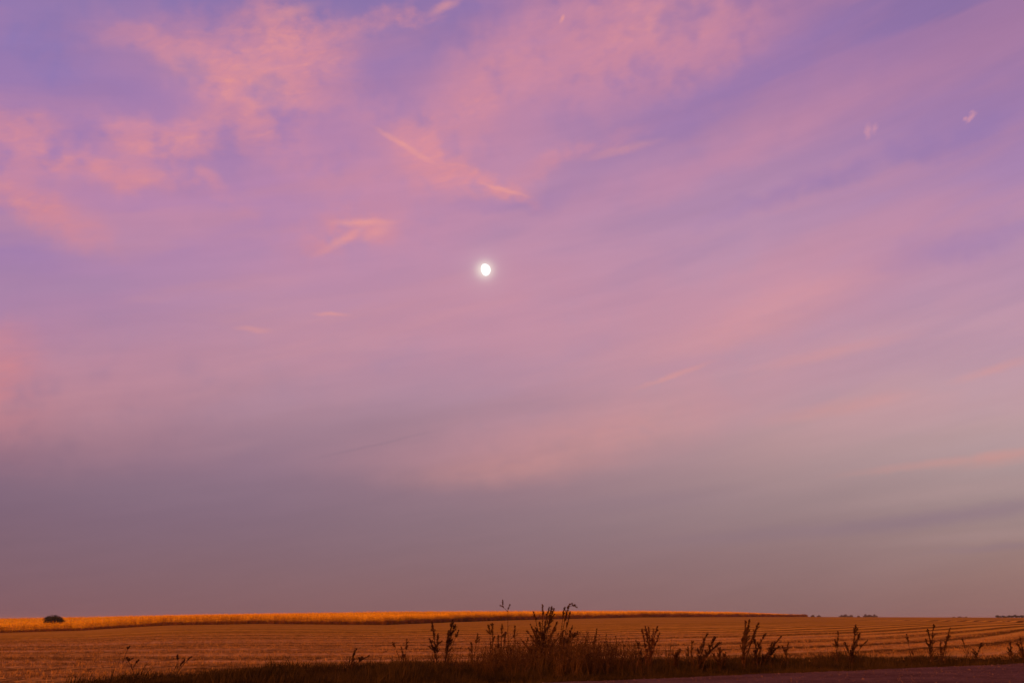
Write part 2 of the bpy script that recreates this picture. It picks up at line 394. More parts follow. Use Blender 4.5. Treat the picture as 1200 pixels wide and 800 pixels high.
def ground_mat(t, b):
    def nd(k): return t.nodes.new(k)
    def at(n): a = nd('ShaderNodeAttribute'); a.attribute_name = n; return a.outputs['Fac']
    def mth(op, a, b_=None, clamp=False):
        n = nd('ShaderNodeMath'); n.operation = op; n.use_clamp = clamp
        for i, v in enumerate((a, b_)):
            if v is None: continue
            if isinstance(v, (int, float)): n.inputs[i].default_value = v
            else: t.links.new(v, n.inputs[i])
        return n.outputs[0]
    def mx(f, a, c):
        n = nd('ShaderNodeMix'); n.data_type = 'RGBA'
        if isinstance(f, float): n.inputs[0].default_value = f
        else: t.links.new(f, n.inputs[0])
        for i, v in ((6, a), (7, c)):
            if isinstance(v, tuple): n.inputs[i].default_value = (*v, 1)
            else: t.links.new(v, n.inputs[i])
        return n.outputs[2]
    def comb(a, b_):
        n = nd('ShaderNodeCombineXYZ'); t.links.new(a, n.inputs[0]); t.links.new(b_, n.inputs[1]); return n.outputs[0]
    def nz(vec, det, ro_=.55):
        n = nd('ShaderNodeTexNoise'); n.inputs['Scale'].default_value = 1; n.inputs['Detail'].default_value = det
        n.inputs['Roughness'].default_value = ro_; t.links.new(vec, n.inputs['Vector']); return n.outputs[0]
    def mr(x, a, c, lo=0.0, hi_=1.0):
        n = nd('ShaderNodeMapRange'); n.interpolation_type = 'SMOOTHSTEP'; t.links.new(x, n.inputs[0])
        for i, v in enumerate((a, c, lo, hi_)): n.inputs[i + 1].default_value = v
        return n.outputs[0]
    u, v = at('row_u'), at('row_v')
    warp = nz(comb(mth('MULTIPLY', u, .02), mth('MULTIPLY', v, .008)), 2)
    uw = mth('ADD', u, mth('MULTIPLY', warp, 22.0))
    swath = mth('SINE', mth('MULTIPLY', uw, 2 * math.pi / 9.2))
    swath2 = nz(comb(mth('MULTIPLY', u, .30), mth('MULTIPLY', v, .012)), 4, .6)
    rows = nz(comb(mth('MULTIPLY', u, 1.6), mth('MULTIPLY', v, .09)), 4, .6)
    clump = nz(comb(mth('MULTIPLY', u, .7), mth('MULTIPLY', v, 1.9)), 6, .7)
    reg = at('regular')
    s = mth('ADD', mth('MULTIPLY', mth('MULTIPLY', swath, reg), .34), mth('MULTIPLY', mth('SUBTRACT', swath2, .5), 1.5))
    s = mth('ADD', s, mth('MULTIPLY', mth('SUBTRACT', rows, .5), 1.0))
    s = mth('ADD', s, mth('MULTIPLY', mth('SUBTRACT', clump, .5), mth('MULTIPLY_ADD', at('headland'), 1.6) if False else mth('ADD', mth('MULTIPLY', at('headland'), 1.5), .9)))
    f = mr(mth('ADD', s, .5), .05, .95)
    fld = mx(f, (.11, .042, .006), (.53, .222, .024))
    fld = mx(mr(swath2, .6, .72, 0, .5), fld, (.50, .25, .085))
    hl_ = mx(f, (.085, .032, .007), (.45, .195, .046))
    hl_ = mx(mr(swath2, .50, .64, 0, .65), hl_, (.47, .225, .095))
    fld = mx(at('headland'), fld, hl_)
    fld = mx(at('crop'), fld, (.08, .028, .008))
    vn = nz(comb(mth('MULTIPLY', u, 1.2), mth('MULTIPLY', v, 1.2)), 5)
    vg = mx(vn, (.006, .004, .002), (.022, .010, .004))
    t.links.new(mx(at('verge'), fld, vg), b.inputs['Base Color'])
    bp = nd('ShaderNodeBump'); bp.inputs['Strength'].default_value = .6; bp.inputs['Distance'].default_value = .08
    t.links.new(clump, bp.inputs['Height']); t.links.new(bp.outputs[0], b.inputs['Normal'])
g_ = tri_mesh('ground', V, T, mat('field_soil', ground_mat, 1.0), smooth=True,
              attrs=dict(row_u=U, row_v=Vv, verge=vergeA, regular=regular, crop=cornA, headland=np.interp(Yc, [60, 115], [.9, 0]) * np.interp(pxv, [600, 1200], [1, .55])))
tag(g_, 'harvested field with pale straw rows rolling to the horizon', kind='structure')

# gravel road: a slightly crowned sheet with real thickness at its edge
def road_mat(t, b):
    tcn = t.nodes.new('ShaderNodeTexCoord')
    n1 = t.nodes.new('ShaderNodeTexNoise'); n1.inputs['Scale'].default_value = 5; n1.inputs['Detail'].default_value = 8; n1.inputs['Roughness'].default_value = .7
    n2 = t.nodes.new('ShaderNodeTexNoise'); n2.inputs['Scale'].default_value = .5; n2.inputs['Detail'].default_value = 4
    for n in (n1, n2): t.links.new(tcn.outputs['Object'], n.inputs['Vector'])
    r = t.nodes.new('ShaderNodeValToRGB'); t.links.new(n1.outputs[0], r.inputs[0])
    r.color_ramp.elements[0].position = .3; r.color_ramp.elements[0].color = (.075, .034, .027, 1)
    r.color_ramp.elements[1].position = .72; r.color_ramp.elements[1].color = (.165, .076, .060, 1)
    m = t.nodes.new('ShaderNodeMix'); m.data_type = 'RGBA'; m.blend_type = 'MULTIPLY'; m.inputs[0].default_value = .7
    r2 = t.nodes.new('ShaderNodeValToRGB'); t.links.new(n2.outputs[0], r2.inputs[0])
    r2.color_ramp.elements[0].position = .35; r2.color_ramp.elements[0].color = (.55, .5, .5, 1); r2.color_ramp.elements[1].position = .65
    t.links.new(r.outputs[0], m.inputs[6]); t.links.new(r2.outputs[0], m.inputs[7]); t.links.new(m.outputs[2], b.inputs['Base Color'])
    bp = t.nodes.new('ShaderNodeBump'); bp.inputs['Strength'].default_value = 1.0; bp.inputs['Distance'].default_value = .05
    t.links.new(n1.outputs[0], bp.inputs['Height']); t.links.new(bp.outputs[0], b.inputs['Normal'])
al = np.arange(-60, 90, .25); ac = np.concatenate([[0, 0.02], np.linspace(.15, 12.8, 50), [13.0, 13.02]])
wob = .10 * np.sin(al * .9) + .07 * np.sin(al * 2.7 + 1) + .04 * np.sin(al * 7.1)
AL, AC = np.meshgrid(al, ac); WB = np.meshgrid(wob, ac)[0] * (AC < 2) * (1 - np.clip(AC / 2, 0, 1))
rx = RE[0] + AL * RD[0] - (AC + WB) * RN[0]; ry = RE[1] + AL * RD[1] - (AC + WB) * RN[1]
crown = .03 + .10 * np.sin(np.clip(AC / 13, 0, 1) * math.pi) + rng.normal(0, .004, AC.shape)
crown[0] = -.12; crown[-1] = -.12
Vr = np.stack([rx, ry, crown], -1).reshape(-1, 3); ii = np.arange(AL.size).reshape(AL.shape)
Qr = np.stack([ii[:-1, :-1].ravel(), ii[1:, :-1].ravel(), ii[1:, 1:].ravel(), ii[:-1, 1:].ravel()], -1)
road = tri_mesh('gravel_road', Vr, np.concatenate([Qr[:, [0, 1, 2]], Qr[:, [0, 2, 3]]]), mat('gravel', road_mat, 1.0), smooth=True)
tag(road, 'reddish brown gravel road at the lower right', kind='structure')
# loose stones on it
def stone():
    t = TM(); a = np.array([(1,0,0),(-1,0,0),(0,1,0),(0,-1,0),(0,0,1),(0,0,-.4)]) * rng.uniform(.6, 1.1, (6, 3)); t.V = list(a * (1, 1, .6))
    t.T = [(0,2,4),(2,1,4),(1,3,4),(3,0,4),(2,0,5),(1,2,5),(3,1,5),(0,3,5)]; return t.arr()
n = 14000; sa = rng.uniform(-12, 45, n); sc_ = 12.5 * rng.random(n) ** 1.3
pos = np.stack([RE[0] + sa * RD[0] - sc_ * RN[0], RE[1] + sa * RD[1] - sc_ * RN[1], .03 + .10 * np.sin(sc_ / 13 * math.pi)], -1)
Vs, Ts = scatter([stone() for _ in range(5)], pos, rng.uniform(0, 6.3, n), rng.gamma(2, .006, n) + .006)
tag(tri_mesh('loose_gravel', Vs, Ts, plant_mat('stone', (.035, .016, .012), (.17, .075, .055), 3)), 'loose gravel stones strewn over the road surface', 'gravel', kind='stuff')

# ------------------------------------------------------------------ corn stand
def corn_plant():
    t = TM(); h = rng.uniform(1.75, 2.15); lx, ly = rng.normal(0, .06, 2)
    t.tube([(0,0,0),(lx*.5,ly*.5,h*.55),(lx,ly,h)], [.016,.012,.005], 3)
    for k in range(9):
        f = rng.uniform(.48, 1.0) if k > 0 else rng.uniform(.3, .5); a = rng.uniform(0, 6.28)
        p = np.array((lx * f, ly * f, h * f)); d = np.array((math.cos(a), math.sin(a), rng.uniform(.1, 1.0)))
        ln = rng.uniform(.4, .75); w = rng.uniform(.06, .10)
        m = p + d / np.linalg.norm(d) * ln * .5; t.leaf(p, d, ln * .55, w)
        t.leaf(m, (d[0], d[1], rng.uniform(-1.6, -.3)), ln * .6, w)
    p = np.array((lx*.7, ly*.7, h*.5)); t.tube([p, p + (.05, .03, -.1), p + (.07, .04, -.22)], [.02, .032, .012], 4)   # the ear
    for k in range(5):
        a = rng.uniform(0, 6.28); t.leaf((lx, ly, h), (math.cos(a)*.5, math.sin(a)*.5, 1), rng.uniform(.18, .32), .03)
    return t.arr()
cps = [corn_plant() for _ in range(7)]
edge = []
pxs = np.arange(-260, 946, .02)
Dd = np.interp(pxs, TX, TD)
ex = (pxs - 600) * CP / F * Dd
arc = np.concatenate([[0], np.cumsum(np.hypot(np.diff(ex), np.diff(Dd)))])
for k in range(12):
    sp = .22 if k < 5 else .4
    q = np.arange(0, arc[-1], sp) + rng.normal(0, .03, int(math.ceil(arc[-1] / sp)))
    xx = np.interp(q, arc, ex); yy = np.interp(q, arc, Dd) + k * .76 + rng.normal(0, .04, len(q))
    xx = xx * (1 + k * .76 / np.interp(q, arc, Dd))
    keep = rng.random(len(q)) < .62 + .38 * np.sin(q * .9) * np.sin(q * .23 + k)
    edge.append(np.stack([xx, yy], -1)[keep])
# plants standing up out of the canopy behind
n = 30000; qx = rng.uniform(-260, 946, n); tt = rng.random(n)
dD = np.interp(qx, TX, TD); cD = np.interp(qx, TX, TC); yy = dD + 9 + tt * (cD + 30 - dD - 9)
edge.append(np.stack([(qx - 600) * CP / F * yy, yy], -1))
ep = np.concatenate(edge); ep = np.column_stack([ep, land(ep[:, 0], ep[:, 1])])
taper = lambda p: np.interp(p, [870, 946], [1, .62])
Vc, Tc = scatter(cps, ep, rng.uniform(0, 6.28, len(ep)), rng.normal(1, .09, len(ep)).clip(.7, 1.25) * taper(colx(ep[:, 0], ep[:, 1])[0]))
nvp = len(cps[0][0]); tn_ = np.repeat(rng.normal(-.05, .38, len(Vc) // nvp), nvp)
tn_ = tn_ + .22 * np.sin(Vc[:, 0] * .71 + np.sin(Vc[:, 0] * .19) * 3) * np.sin(Vc[:, 0] * .13 + 1) + .18 * np.sin(Vc[:, 0] * .045 + Vc[:, 1] * .03)
corn = tri_mesh('standing_corn', Vc, Tc, M_corn, attrs=dict(dryness=tn_))
tag(corn, 'standing dry golden corn crop along the horizon', 'crop', kind='stuff')
# dark blades added along the foot of the corn, standing in for its shade
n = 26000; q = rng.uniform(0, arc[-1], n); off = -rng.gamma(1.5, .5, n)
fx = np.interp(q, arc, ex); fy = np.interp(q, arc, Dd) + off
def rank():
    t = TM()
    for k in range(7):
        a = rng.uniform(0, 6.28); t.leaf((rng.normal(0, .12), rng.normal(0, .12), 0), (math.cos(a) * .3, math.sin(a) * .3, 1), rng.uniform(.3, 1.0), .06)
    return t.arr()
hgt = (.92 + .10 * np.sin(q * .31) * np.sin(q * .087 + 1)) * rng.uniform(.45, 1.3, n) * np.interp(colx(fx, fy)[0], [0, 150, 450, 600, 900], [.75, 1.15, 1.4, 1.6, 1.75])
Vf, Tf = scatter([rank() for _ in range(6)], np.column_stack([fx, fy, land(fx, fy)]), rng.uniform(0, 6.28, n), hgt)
tag(tri_mesh('corn_foot_shade', Vf, Tf, M_foot_shade), 'dark red brown blades standing in for shade along the foot of the corn', 'weeds', kind='stuff')
# closed canopy of leaf tops behind the first rows
cx = np.arange(-260, 947, 1.5); ct = np.linspace(0, 1, 150)
CX, CT = np.meshgrid(cx, ct); d0 = np.interp(CX, TX, TD) + 6; d1 = np.interp(CX, TX, TC) + 60
CY = d0 + CT * (d1 - d0); CXX = (CX - 600) * CP / F * CY
CZ = land(CXX, CY) + 1.62 * taper(CX) + rng.normal(0, .09, CXX.shape) - .25 * (CT < .001)
ii = np.arange(CX.size).reshape(CX.shape)
Qc = np.stack([ii[:-1, :-1].ravel(), ii[:-1, 1:].ravel(), ii[1:, 1:].ravel(), ii[1:, :-1].ravel()], -1)
cano = tri_mesh('corn_canopy', np.stack([CXX, CY, CZ], -1).reshape(-1, 3), np.concatenate([Qc[:, [0, 1, 2]], Qc[:, [0, 2, 3]]]), M_corn)
tag(cano, 'closed golden leaf canopy of the corn field behind its front rows', 'crop', kind='stuff')

# ------------------------------------------------------------------ stubble and straw in the near field
def tuft(low=False):
    t = TM()
    for k in range(5):
        a = rng.uniform(0, 6.28); l = rng.uniform(0, .35)
        t.leaf((rng.normal(0, .05), rng.normal(0, .04), 0), (math.cos(a) * l, math.sin(a) * l, 1), rng.uniform(.04, .12), .014)
    for k in range(3):
        a = rng.uniform(0, 6.28); t.leaf((rng.normal(0, .15), rng.normal(0, .1), .03), (math.cos(a), math.sin(a), rng.uniform(0, .15)), rng.uniform(.15, .4), .03)
    return t.arr()
n = 110000; ys = 16 + 110 * rng.random(n) ** 1.25; xx = rng.uniform(-.72, .72, n) * ys
u = ys - row_g(xx); u = np.round(u / .76) * .76 + rng.normal(0, .06, n); ys = u + row_g(xx)
ok = (road_off(xx, ys) > verge_w(xx, ys) * .92 + rng.normal(0, .5, n)) & (ys > 15)
den = np.sin(2 * math.pi * u / 6.4 + np.sin(xx * .05) * 2) * .5 + .5
ok &= rng.random(n) < (.10 + .9 * den ** 1.5) * np.clip((128 - ys) / 60, 0, 1)
pos = np.column_stack([xx, ys, land(xx, ys)])[ok]
Vt, Tt = scatter([tuft() for _ in range(8)], pos, rng.uniform(0, 6.28, len(pos)), rng.uniform(.7, 1.3, len(pos)))
tag(tri_mesh('corn_stubble', Vt, Tt, M_stub), 'cut straw stubble left in rows over the harvested field', 'stubble', kind='stuff')

# ------------------------------------------------------------------ verge grass
def blades(nb, h, w, spread, lean=.35):
    t = TM()
    for k in range(nb):
        a = rng.uniform(0, 6.28); l = abs(rng.normal(0, lean)); L_ = h * rng.uniform(.5, 1.15); p = (rng.normal(0, spread), rng.normal(0, spread), 0)
        d = np.array((math.cos(a) * l, math.sin(a) * l, 1)); d /= np.linalg.norm(d)
        b = len(t.V); p = np.array(p); s_ = np.cross(d, (math.sin(a), -math.cos(a), .2)); s_ /= np.linalg.norm(s_)
        s_ = np.array((math.cos(a * 3.3), math.sin(a * 3.3), 0)) * w / 2
        m = p + d * L_ * .55; e = p + d * L_ + np.array((math.cos(a), math.sin(a), -.15)) * L_ * l * .6
        t.V += [p - s_, p + s_, m + s_ * .8, m - s_ * .8, e]; t.T += [(b, b+1, b+2), (b, b+2, b+3), (b+3, b+2, b+4)]
    return t.arr()
n = 80000; al_ = rng.uniform(-26, 42, n)
of = 11.3 * rng.random(n) - .25
xx = RE[0] + al_ * RD[0] + of * RN[0]; yy = RE[1] + al_ * RD[1] + of * RN[1]; W = verge_w(xx, yy)
kp = of < W * 1.0 + rng.normal(0, .6, n); xx, yy, of, W = xx[kp], yy[kp], of[kp], W[kp]; n = len(xx)
patch = np.sin(xx * .55 + 1.3) * np.sin(yy * .7) * .3 + np.sin(xx * 1.7) * .15 + rng.normal(0, .15, n)
sc = (.60 + .8 * patch) * np.interp(of / W, [-.02, .12, .6, 1.0, 1.2], [.35, .75, 1.0, .95, .5])
px_, _ = colx(xx, yy); sc *= np.interp(px_, [0, 200, 520, 700, 1000, 1200], [.75, .8, .82, .74, .72, .7])
sc = sc * np.where(rng.random(n) < .05, rng.uniform(1.3, 2.1, n), 1) * (1 + .22 * np.sin(xx * 1.1 + yy * .4) * np.sin(xx * .37 + 2))
pos = np.column_stack([xx, yy, land(xx, yy) - .03 - .12 * np.exp(-((of - 2.2) / 1.2) ** 2)])
Vg, Tg = scatter([blades(7, .46, .020, .07) for _ in range(8)], pos, rng.uniform(0, 6.28, n), sc.clip(.2, 2.2), lean=rng.normal(.12, .12, n))
tag(tri_mesh('verge_grass', Vg, Tg, M_grass), 'dark uncut grass along the edge of the gravel road', 'grass', kind='stuff')
# paler dry stems mixed in, thickest in the middle of the verge
n = 1500; px0 = np.concatenate([rng.normal(650, 60, n // 2), rng.uniform(60, 1250, n - n // 2)])
yy = rng.uniform(28, 39, n); xx = (px0 - 600) * CP / F * yy
ok = (road_off(xx, yy) > .6) & (road_off(xx, yy) > 2.6 + rng.normal(0, .5, n)) & (road_off(xx, yy) < verge_w(xx, yy) * 1.2)
def dryst(nb, h):
    t = TM()
    for k in range(nb):
        a = rng.uniform(0, 6.28); l = abs(rng.normal(0, .34)); L_ = h * rng.uniform(.5, 1.2); p = np.array((rng.normal(0, .1), rng.normal(0, .1), 0))
        d = np.array((math.cos(a) * l, math.sin(a) * l, 1)); d /= np.linalg.norm(d)
        t.tube([p, p + d * L_ * .6, p + d * L_ + (l * .1, 0, -.02)], [.006, .005, .003], 3)
        for q in range(9):
            f = rng.uniform(.3, 1); b_ = rng.uniform(0, 6.28)
            t.leaf(p + d * L_ * f, (math.cos(b_), math.sin(b_), rng.uniform(-.2, 1)), rng.uniform(.06, .16), .03)
    return t.arr()
pos = np.column_stack([xx, yy, land(xx, yy)])[ok]; pc = px0[ok]
sc = np.interp(pc, [60, 450, 560, 640, 700, 780, 850, 1200], [.35, .45, .8, 1.15, 1.0, .75, .5, .38]) * rng.uniform(.3, 1.1, len(pc)) ** 1.3
Vd, Td = scatter([dryst(4, .9) for _ in range(8)], pos, rng.uniform(0, 6.28, len(pos)), sc, lean=rng.normal(.1, .1, len(pos)))
tag(tri_mesh('dry_grass_stems', Vd, Td, M_drygrass), 'thin dry brown grass stems standing in the dark verge', 'grass', kind='stuff')

# ------------------------------------------------------------------ roadside weeds, each its own plant
def at_px(px, py, Y):
    """world point at depth Y that lies in the direction of a photo pixel"""
    d = direction(px, py); return np.array((d[0] / d[1] * Y, Y, EYE + d[2] / d[1] * Y))
def head_mesh(p0, p1, thick, dens):
    """a seed head: many small bracts packed in a spindle round its axis"""
    t = TM(); p0 = np.array(p0); p1 = np.array(p1); ax = p1 - p0; ln = np.linalg.norm(ax); axn = ax / ln
    a = np.cross(axn, (0, 1, .1)); a /= np.linalg.norm(a); c = np.cross(axn, a)
    t.tube([p0, p0 + ax * .5, p1], [.006, .005, .002], 4)
    for k in range(int(dens * ln / .05) + 8):
        f = rng.beta(1.3, 1.4); r = thick * (.35 + .65 * math.sin(math.pi * min(1, f * .8 + .2))) * rng.random() ** .6 * (1 + .5 * math.sin(f * ln / .05))
        q = rng.uniform(0, 6.28); rad = a * math.cos(q) + c * math.sin(q)
        p = p0 + ax * f + rad * r * .55
        t.leaf(p, rad * .8 + axn * rng.uniform(.3, 1.2) + rng.normal(0, .2, 3), rng.uniform(.025, .06), rng.uniform(.014, .03))
    return t
def weed(label, bx, Y, stems, kind='weed', name='weed', group=None, leafy=1.0, mh=None, ms=None):
    """stems: (tip_x, tip_y, head_length_px, head_thick_px, bow) — bow bends the stem sideways"""
    mh = mh or M_head; ms = ms or M_stem
    x = (bx - 600) * CP / F * Y; z = float(land(x, Y)); o = empty(name, (x, Y, z)); base = np.array((x, Y, z))
    ppm = K / Y * CP                       # photo pixels per metre here
    tag(o, label, kind, group)
    sm, lm = TM(), TM(); heads = []
    for st in stems:                       # an optional sixth entry is the pixel of the fork it springs from
        tx, ty, hl, ht, bow = st[:5]
        hl = hl * 1.5; ht = ht * .74
        tip = at_px(tx, ty, Y + (rng.normal(0, .18) if len(stems) > 1 and 'fork' not in label and len(st) < 6 and not any(len(q) > 5 for q in stems) else 0))
        foot = at_px(*st[5], Y) if len(st) > 5 else base + (rng.normal(0, .05), rng.normal(0, .05), -.05)
        v = tip - foot; pts = []
        for k in range(9):
            f = k / 8
            p = foot + v * np.array((f ** 1.75, f, f ** .94)) + np.array((bow / ppm * (f * f - f) * 1.3, 0, 0)); p[0] += rng.normal(0, .006); pts.append(p)
        tk = .008 if len(st) > 5 else .010 + .002 * len(stems) ** .5
        L_ = np.linalg.norm(v); hl_m = hl / ppm; fh = max(0.05, 1 - hl_m / L_)
        sm.tube(pts, [tk * (1 - .65 * k / 8) for k in range(9)], 5)
        P_ = lambda f: pts[min(int(f * 8), 7)] + (pts[min(int(f * 8), 7) + 1] - pts[min(int(f * 8), 7)]) * (f * 8 - min(int(f * 8), 7))
        def put(dst, src): o_ = len(dst.V); dst.V += src.V; dst.T += [tuple(i + o_ for i in t_) for t_ in src.T]
        lean_ = 1 if v[0] >= 0 else -1
        for k in range(0 if len(st) > 5 else int(36 * leafy * L_)):                # narrow leaves, held upwards
            f = rng.uniform(.10, .97); q = rng.uniform(0, 6.28)
            d = np.array((math.cos(q) * .8 + .2 * lean_, math.sin(q) * .8, rng.uniform(.1, 1.2)))
            lm.leaf(P_(f), d, rng.uniform(.07, .17) * (1.3 - f * .7), rng.uniform(.010, .024), rng.uniform(0, .3))
        if hl > 0:
            hd = TM(); w_ = ht / ppm / 2 * (.6 if len(st) > 5 else 1)
            fs = [fh, fh + (1 - fh) * .35, fh + (1 - fh) * .7, 1.0]
            for j, (a_, b_) in enumerate(zip(fs[:-1], fs[1:])):
                put(hd, head_mesh(P_(a_), P_(b_), w_ * (1.05, .95, .6)[j], 22 * max(.5, ht / 4)))
            nb = 0 if len(st) > 5 else int(max(2, hl / 3))
            for k in range(nb):                          # short side spikes, longest at the bottom of the head
                g_f = rng.random(); f = max(.2, fh - .08) + (.96 - max(.2, fh - .08)) * g_f; q = rng.uniform(0, 6.28)
                s_ = rng.uniform(.06, .16) * (1.35 - g_f * .9) * (.4 + ht / 3.4)
                p = P_(f); e = p + np.array((math.cos(q) * .7 + .35 * lean_, math.sin(q) * .6, .85)) * s_
                put(hd, head_mesh(p, e, .010 + .0035 * ht, 16))
            heads.append(hd)
    for k in range(16 if leafy > .2 else 3):                                      # tired leaves round the foot
        q = rng.uniform(0, 6.28); lm.leaf(base + (rng.normal(0, .06), rng.normal(0, .06), rng.uniform(0, .25)), (math.cos(q), math.sin(q), rng.uniform(.5, 2)), rng.uniform(.2, .42), rng.uniform(.02, .04), .1)
    inv = -base
    V_, T_ = sm.arr(); tri_mesh('stem', V_ + inv, T_, ms, o)
    if lm.V: V_, T_ = lm.arr(); tri_mesh('leaves', V_ + inv, T_, mh, o)
    for hd in heads: V_, T_ = hd.arr(); tri_mesh('seed_head', V_ + inv, T_, mh, o)
    return o
WEEDS = [
 ('dark upright weed with one thick knobbly seed head, leftmost of the tall weeds', 511, 33, [(506,727,26,4,3),(513,742,14,4,-2),(503,748,10,3,0)]),
 ('dark weed with two close seed heads right beside the leftmost tall one', 523, 32.5, [(531,725,22,4,-2),(534,731,16,4,2),(526,738,18,4,0),(538,738,5,2,-3)]),
 ('thin dry weed with a small forked top just left of the loose drooping one', 577, 32, [(573,732,6,3,0),(577,730,8,3,1),(580,745,6,2,0)]),
 ('slender brown weed with loose drooping top just left of the forked twig', 588, 32, [(588,731,8,3,0),(584,744,10,2,0),(593,740,10,2,-2)]),
 ('tall bare twig with three thin tips reaching above the corn', 597, 32, [(595,715,0,1,2),(586,709,3,1.2,3,(594.5,716)),(589.5,703,4,1.5,2,(590,712)),(597.5,708,4.5,1.8,-1,(595,716)),(603,733,8,2,0)]),
 ('tallest leafy weed clump with two dark tips above the corn line', 636, 31.5, [(616,738,14,2,2),(621,731,16,2,1),(636,738,20,2.4,0),(646,742,14,2,-1),(657,745,14,2.4,-3),(611,750,12,2,2),(630,748,16,2.4,0),(636,708,6,2,1),(644,711,6,2,2),(647,710,18,4,-2),(650,712,10,3,-2),(632,729,14,4,0),(628,735,16,4,1),(640,727,16,4,0),(653,728,12,3,-3),(625,716,6,1.5,2)]),
 ('weed with a curved feathery tip bending right above the corn', 654, 31.8, [(667,709,13,3.4,-3),(671,706.5,3,2,1,(667,710)),(676.5,711,3.5,1.6,-1,(670,706.5)),(675,708.5,2.5,1.6,0,(667,711)),(662,711,9,2.6,-2),(668,716,10,2,-3),(660,738,12,3,0)]),
 ('leaning weed with a dark round knob at its tip right of the curved one', 658, 32, [(671,733,12,3,-3),(674,741,4,5,-3),(662,748,12,3,-1)]),
 ('thin solitary stalk standing over the dry stems right of centre', 697, 32.5, [(700,736,10,2,1),(695,750,8,2,0)]),
 ('small dark stalk with a blunt bulb top beside the reedy tuft', 748, 30.5, [(748,753,5,4.2,0),(750,762,10,3,0)]),
 ('upright tuft of reddish reedy stems right of centre', 758, 32, [(752,736,16,1.8,1),(756,733,18,1.8,0),(760,734,20,2.2,-1),(766,736,20,2,-2),(771,733,16,1.8,-3),(774,741,10,1.6,-3),(763,748,18,2,0)]),
 ('short dark weed with a ragged top right of the reedy tuft', 789, 31.5, [(798,760,14,5,-2),(792,766,12,4,0)]),
 ('dark weed leaning right with several plume heads, left of the tallest right hand weed', 815, 32, [(830,741,16,3,-3),(839,746,18,4,-5),(846,752,30,4.5,-6),(826,752,16,3,-2)]),
 ('low bushy dark weed at the foot of the leaning plumes', 840, 32, [(844,758,14,5,0),(851,764,10,4,-1),(836,765,10,4,1)]),
 ('thin pale weed with a wispy top left of the leaning plumes', 806, 33.5, [(811,750,12,2,-1),(806,757,8,2,0)]),
 ('tall dark weed with heavy heads sweeping right, tallest on the right half', 867, 33, [(879,725,32,5,-3),(874,727,18,4,-2),(890,729,18,4,-8),(886,737,14,3,-5),(871,745,12,3,0)]),
 ('dark drooping weed with a long tilted plume right of the tallest right hand weed', 881, 33, [(898,741,20,3,-6),(884,748,18,4,-2),(892,757,14,3,-3)]),
 ('sprawling dark weed with clumpy horizontal heads and a thin hooked tip', 890, 33.5, [(909,752,20,5,-9),(904,757,16,4,-6),(916,745,9,2,-9),(901,765,12,4,-3),(914,757,10,3,-3)]),
 ('thin stalk with a small tip at the right end of the sprawling weed', 918, 34, [(924,752,7,2,-1),(916,756,8,2,0)]),
 ('slim lightly curved weed left of the dark crooked one', 975, 36, [(982,739,12,2,-4),(978,748,8,2,0)]),
 ('dark crooked weed with a thick bent head and two arms', 992, 35.5, [(1003,731,26,4.2,-3),(1008,741,10,3,-5),(1017,750,6,2.5,-9),(990,752,8,3,0),(999,757,10,4,0)]),
 ('single thin stalk standing alone right of the crooked weed', 1065, 37, [(1062,742,7,1.8,0)]),
 ('pair of thin upright stalks rising from the verge at right', 1087, 37, [(1087,736,12,2.2,1),(1094,731,18,2.4,-2),(1084,748,10,3,0),(1091,750,12,2.4,0)]),
 ('dark arrow straight weed leaning right beside the pair of stalks', 1098, 37, [(1114,735,22,3.2,-1),(1110,747,8,3,-6),(1102,751,12,3,0)]),
 ('short thin stalk between the leaning weeds at right', 1128, 37.5, [(1128,748,5,1.6,0)]),
 ('small dark weed bent low to the right near the road', 1139, 37.5, [(1150,753,9,2.6,-3),(1140,760,7,3,0)]),
 ('small dark upright weed second from the right edge', 1183, 38, [(1184,752,10,3,0),(1181,758,6,3,0)]),
 ('dark upright weed nearest the right edge of the verge', 1194, 38, [(1195,745,16,3,-1),(1192,753,8,3,0),(1198,757,6,2,0)]),
 ('faint thin low stalk standing at the field edge at far left', 151, 36, [(152,757,2,1,0),(156,771,3,1.2,-3)]),
 ('short thin dark sprig in the grass at left', 160, 30, [(162,773,3,1.2,0),(148,770,3,1,4)]),
 ('small dark weed with a leaning tip in the grass left of centre', 412, 31, [(419,759,7,2,-2),(414,766,8,3,0),(433,768,8,3,-6)]),
 ('thin brown weed with a fine top left of the tall weeds', 474, 33, [(477,748,8,2,0),(460,752,4,2,2),(470,758,8,2,0)]),
 ('slight dry weed between the paired dark weeds and the forked one', 556, 32.5, [(560,742,6,2,0),(552,752,8,2,0)]),
 ('short ragged weed in the grass between field and road left of centre', 214, 30.5, [(208,767,4,1.4,2),(217,772,6,2,0),(225,769,4,1.4,-2)]),
]
for lab, bx, Y, st in WEEDS:
    red = 'reddish' in lab; faint = bx < 230
    dry = any(w in lab for w in ('dry', 'brown', 'pale'))
    weed(lab, bx, Y, st, group='weeds along the roadside', leafy=(.15 if faint else 1.0 if 'leafy' in lab else .45 if ('thin' in lab or 'bare' in lab or 'stalk' in lab) else .9),
         mh=M_brown if ('tallest leafy' in lab or int(bx) % 3 == 0) else M_rust if red else M_drygrass if dry else M_head, ms=M_rust if red else M_stem, name='roadside_weed')

